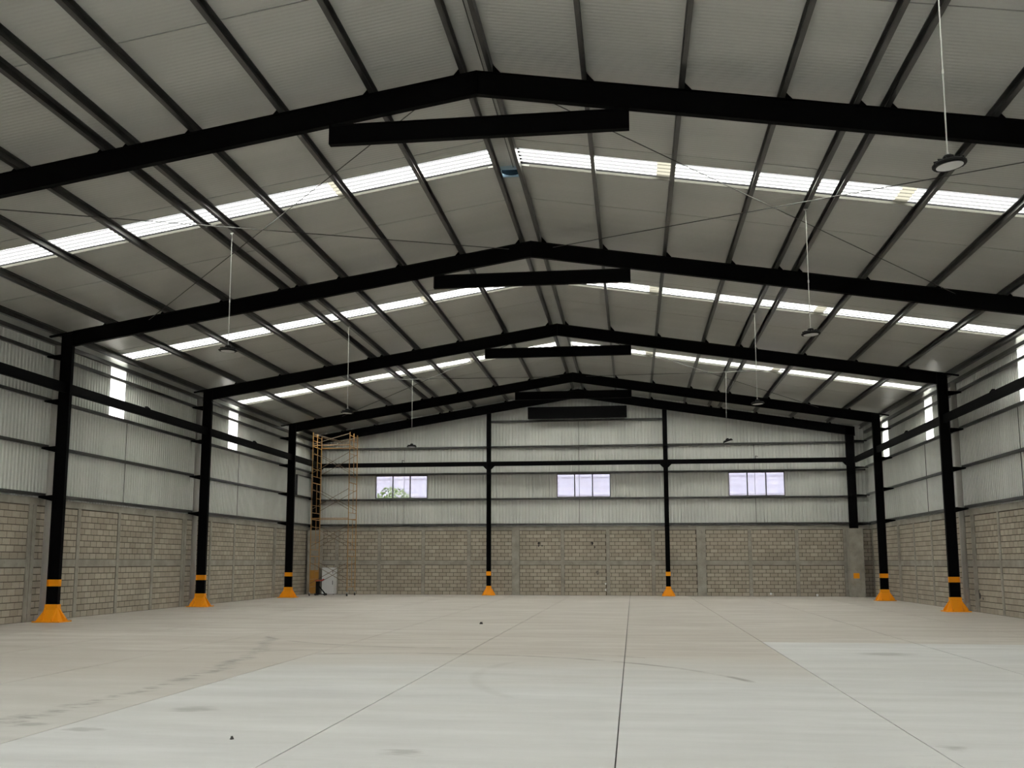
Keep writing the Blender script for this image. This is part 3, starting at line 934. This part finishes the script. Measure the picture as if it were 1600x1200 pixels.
# ================================================================== RIDGE VENTILATOR AND CONDUIT
rv = empty('roof_ventilator', (0, 24.22, ZP))
tag(rv, 'small turbine ventilator with bluish vanes set in the ridge', 'ventilator')
nk = MB()
for a, b, c, d in ((-0.27, -0.24, -0.275, 0.275), (0.24, 0.27, -0.275, 0.275), (-0.24, 0.24, -0.275, -0.245), (-0.24, 0.24, 0.245, 0.275)):
    nk.box(a, b, c, d, -0.04, 0.20)
nk.build('neck', M['blue_metal'], rv)
dome = MB().lathe([(0.235, 0.0), (0.235, 0.10), (0.20, 0.20), (0.12, 0.27), (0.0001, 0.30)], 20)
dome.build('dome', M['dome'], rv)
for k in range(3):
    MB().bar((-0.23, -0.15 + 0.14 * k, 0.02), (0.23, -0.05 + 0.11 * k, 0.05), 0.025, 0.02).build('bar', M['galv'], rv)
for k in range(14):
    a = 2 * math.pi * k / 14
    a2 = a + 0.5
    MB().add([(0.20 * math.cos(a), 0.20 * math.sin(a), 0.18), (0.25 * math.cos(a2), 0.25 * math.sin(a2), 0.22), (0.28 * math.cos(a2), 0.28 * math.sin(a2), 0.36), (0.24 * math.cos(a), 0.24 * math.sin(a), 0.36),
              (0.10 * math.cos(a), 0.10 * math.sin(a), 0.50), (0.12 * math.cos(a2), 0.12 * math.sin(a2), 0.50)], [(0, 1, 2, 3), (3, 2, 5, 4)]).build('vane', M['blue_metal'], rv)
MB().lathe([(0.13, 0.50), (0.10, 0.53), (0.0001, 0.54)], 16).build('cap', M['blue_metal'], rv)
cd = MB().tube((0.09, 8, ZP - 0.005), (0.09, 23.9, ZP - 0.005), 0.012, 6).build('conduit', M['cable'])
tag(cd, 'thin dark conduit running along the ridge', 'conduit')

# ================================================================== SCAFFOLD TOWER
SX0, SX1, SY0, SY1 = -14.02, -12.0, 53.0, 54.55
sc = empty('scaffold_tower', ((SX0 + SX1) / 2, (SY0 + SY1) / 2, 0))
tag(sc, 'tall yellow rolling scaffold tower in the far left corner', 'scaffold')
SLc = (-(SX0 + SX1) / 2, -(SY0 + SY1) / 2, 0)
zs = [0.22, 2.16, 4.10, 6.04, 7.98]
R_ = 0.022
for x in (SX0, SX1):
    for z0, z1 in zip(zs, zs[1:]):
        mb = MB()
        mb.tube((x, SY0, z0), (x, SY0, z1), R_, 8).tube((x, SY1, z0), (x, SY1, z1), R_, 8)
        mb.tube((x, SY0, z1 - 0.10), (x, SY1, z1 - 0.10), R_, 8)
        ym = SY0 + (SY1 - SY0) * 0.55
        mb.tube((x, SY0, z0 + 0.25), (x, SY1, z0 + 0.25), 0.016, 6)
        mb.tube((x, ym, z0 + 0.25), (x, ym, z1 - 0.10), 0.016, 6)
        for k in range(1, 4):
            zz = z0 + 0.25 + (z1 - z0 - 0.35) * k / 4
            mb.tube((x, ym, zz), (x, SY1, zz), 0.014, 6)
            if k != 2:
                mb.tube((x, SY0, zz), (x, ym, zz), 0.012, 6)
        mb.build('end_frame', M['scaffold'], sc, SLc)
    mb = MB().tube((x, SY0, 7.98), (x, SY0, 8.62), R_, 8).tube((x, SY1, 7.98), (x, SY1, 8.62), R_, 8)
    mb.tube((x, (SY0 + SY1) / 2, 7.9), (x, (SY0 + SY1) / 2, 8.62), R_, 8).tube((x, SY0, 8.45), (x, SY1, 8.45), 0.016, 6).tube((x, SY0, 8.2), (x, SY1, 8.2), 0.016, 6)
    mb.build('guard_frame', M['scaffold'], sc, SLc)
for y in (SY0, SY1):
    for z0, z1 in zip(zs, zs[1:]):
        for a, b in ((SX0, SX1), (SX1, SX0)):
            MB().tube((a, y, z0 + 0.42), (b, y, z1 - 0.42), 0.013, 6).build('cross_brace', M['brace'], sc, SLc)
    for a, b in ((SX0, SX1), (SX1, SX0)):
        MB().tube((a, y, 8.0), (b, y, 8.55), 0.013, 6).build('cross_brace', M['brace'], sc, SLc)
    for z in (4.05, 7.93):
        MB().tube((SX0, y, z), (SX1, y, z), 0.02, 6).build('ledger', M['scaffold'], sc, SLc)
for x in (SX0, SX1):
    for y in (SY0, SY1):
        c = MB().tube((x - 0.02, y, 0.075), (x + 0.02, y, 0.075), 0.075, 14).build('caster_wheel', M['rubber'], sc, SLc)
        MB().box(x - 0.035, x + 0.035, y - 0.02, y + 0.02, 0.10, 0.18).tube((x, y, 0.17), (x, y, 0.26), 0.016, 8).build('caster_fork', M['rod'], c)

# ================================================================== WHITE CABINET, TROLLEY, SCRAPS
cb = empty('white_cabinet', (-13.74, 55.62, 0))
tag(cb, 'upright white two-door cabinet standing behind the scaffold', 'cabinet')
MB().box(-0.34, 0.34, -0.24, 0.30, 0.03, 1.46).build('body', M['white'], cb)
for z0, z1 in ((0.06, 0.84), (0.86, 1.44)):
    d = MB().hexa([(-0.335, -0.275, z0), (0.335, -0.275, z0), (0.335, -0.242, z0), (-0.335, -0.242, z0), (-0.335, -0.275, z1), (0.335, -0.275, z1), (0.335, -0.242, z1), (-0.335, -0.242, z1)]).build('door', M['white'], cb)
    MB().box(0.26, 0.29, -0.30, -0.275, z1 - 0.30, z1 - 0.08).build('handle', M['alu'], d)
for x in (-0.3, 0.3):
    MB().box(x - 0.03, x + 0.03, -0.2, -0.14, 0, 0.03).build('foot', M['rubber'], cb)

tr_ = empty('hand_trolley', (-13.86, 54.05, 0))
tag(tr_, 'small dark hand trolley with a red handle under the scaffold', 'trolley')
MB().box(-0.12, 0.04, -0.10, 0.10, 0.08, 0.74).build('mast', M['lamp_black'], tr_)
MB().bar((0.02, -0.08, 0.52), (0.42, -0.08, 0.08), 0.03, 0.05).bar((0.02, 0.08, 0.48), (0.34, 0.08, 0.08), 0.03, 0.05).build('brace_bars', M['lamp_black'], tr_)
MB().box(-0.14, 0.44, -0.12, 0.12, 0.05, 0.09).build('base_frame', M['lamp_black'], tr_)
MB().bar((-0.18, 0, 0.76), (0.22, 0, 0.80), 0.16, 0.05).bar((0.18, 0, 0.80), (0.30, 0, 0.86), 0.06, 0.06).build('handle', M['red'], tr_)
for x in (-0.12, 0.38):
    for y in (-0.13, 0.13):
        MB().tube((x, y - 0.02, 0.06), (x, y + 0.02, 0.06), 0.06, 12).build('wheel', M['rubber'], tr_)

for (x, y, r, lab) in ((-1.26, 10.38, 0.03, 'tiny dark scrap lying on the pale floor in the foreground'), (-1.58, 30.08, 0.06, 'small dark scrap lying on the floor far out in the middle')):
    mb = MB()
    pts = []
    for k in range(9):
        a = 2 * math.pi * k / 9
        q = r * random.uniform(0.6, 1.1)
        pts.append((x + q * math.cos(a), y + q * math.sin(a) * 1.3))
    mb.add([(px_, py_, 0.0) for px_, py_ in pts] + [(x + (px_ - x) * 0.55, y + (py_ - y) * 0.5, random.uniform(0.4, 1.3) * r) for px_, py_ in pts], [(i, (i + 1) % 9, 9 + (i + 1) % 9, 9 + i) for i in range(9)] + [tuple(range(9, 18)), tuple(range(8, -1, -1))])
    o = mb.build('floor_scrap', M['debris'])
    tag(o, lab, 'scrap')

# shuttered hatch on the left wall beside the gable
ht = empty('wall_hatch', (-WX + 0.02, 54.78, 5.9))
tag(ht, 'closed grey metal hatch on the left wall beside the far gable', 'hatch')
MB().box(-0.02, 0.05, -1.24, 1.24, -0.56, 0.50).build('leaf', M['clad'], ht)
fr_ = MB()
for y0, y1, z0, z1 in ((-1.30, -1.24, -0.60, 0.54), (1.24, 1.30, -0.60, 0.54), (-1.24, 1.24, -0.60, -0.56), (-1.24, 1.24, 0.50, 0.54)):
    fr_.box(-0.03, 0.08, y0, y1, z0, z1)
fr_.build('hatch_frame', M['alu'], ht)

# ================================================================== OUTSIDE, SEEN THROUGH THE WINDOWS
nb = empty('neighbour_building', (0, 84, -0.26))
tag(nb, 'pale block building outside, glimpsed through the gable windows', 'building')
MB().box(-40, 40, -3, 9, 0, 15).build('wall', M['neighbour'], nb)
for z in (7.2, 8.6):
    MB().box(-40, 40, -3.08, -3.0, z, z + 0.12).build('string_course', M['neighbour'], nb)
tree = empty('tree', (-13.6, 70.0, -0.26))
tag(tree, 'green tree outside the window nearest the scaffold tower', 'tree')
MB().tube((0, 0, 0), (0.1, 0, 3.6), 0.16, 8, 0.09).tube((0.1, 0, 3.5), (-0.7, 0.2, 5.4), 0.07, 6, 0.03).tube((0.1, 0, 3.5), (0.8, -0.2, 5.6), 0.07, 6, 0.03).build('trunk', M['bark'], tree)
lf = MB()
for k in range(1500):
    while True:
        p = Vector((random.uniform(-1, 1), random.uniform(-1, 1), random.uniform(-1, 1)))
        if p.length < 1:
            break
    c = Vector((p.x * 1.7, p.y * 1.7, 5.2 + p.z * 2.0))
    a = Vector((random.uniform(-1, 1), random.uniform(-1, 1), random.uniform(-1, 1))).normalized() * 0.13
    b = a.orthogonal().normalized() * 0.07
    lf.add([c - a, c + b, c + a, c - b], [(0, 1, 2, 3)])
me = bpy.data.meshes.new('foliage')
me.from_pydata(lf.v, [], lf.f)
me.materials.append(M['leaf'])
link('foliage', me, tree)['kind'] = 'stuff'
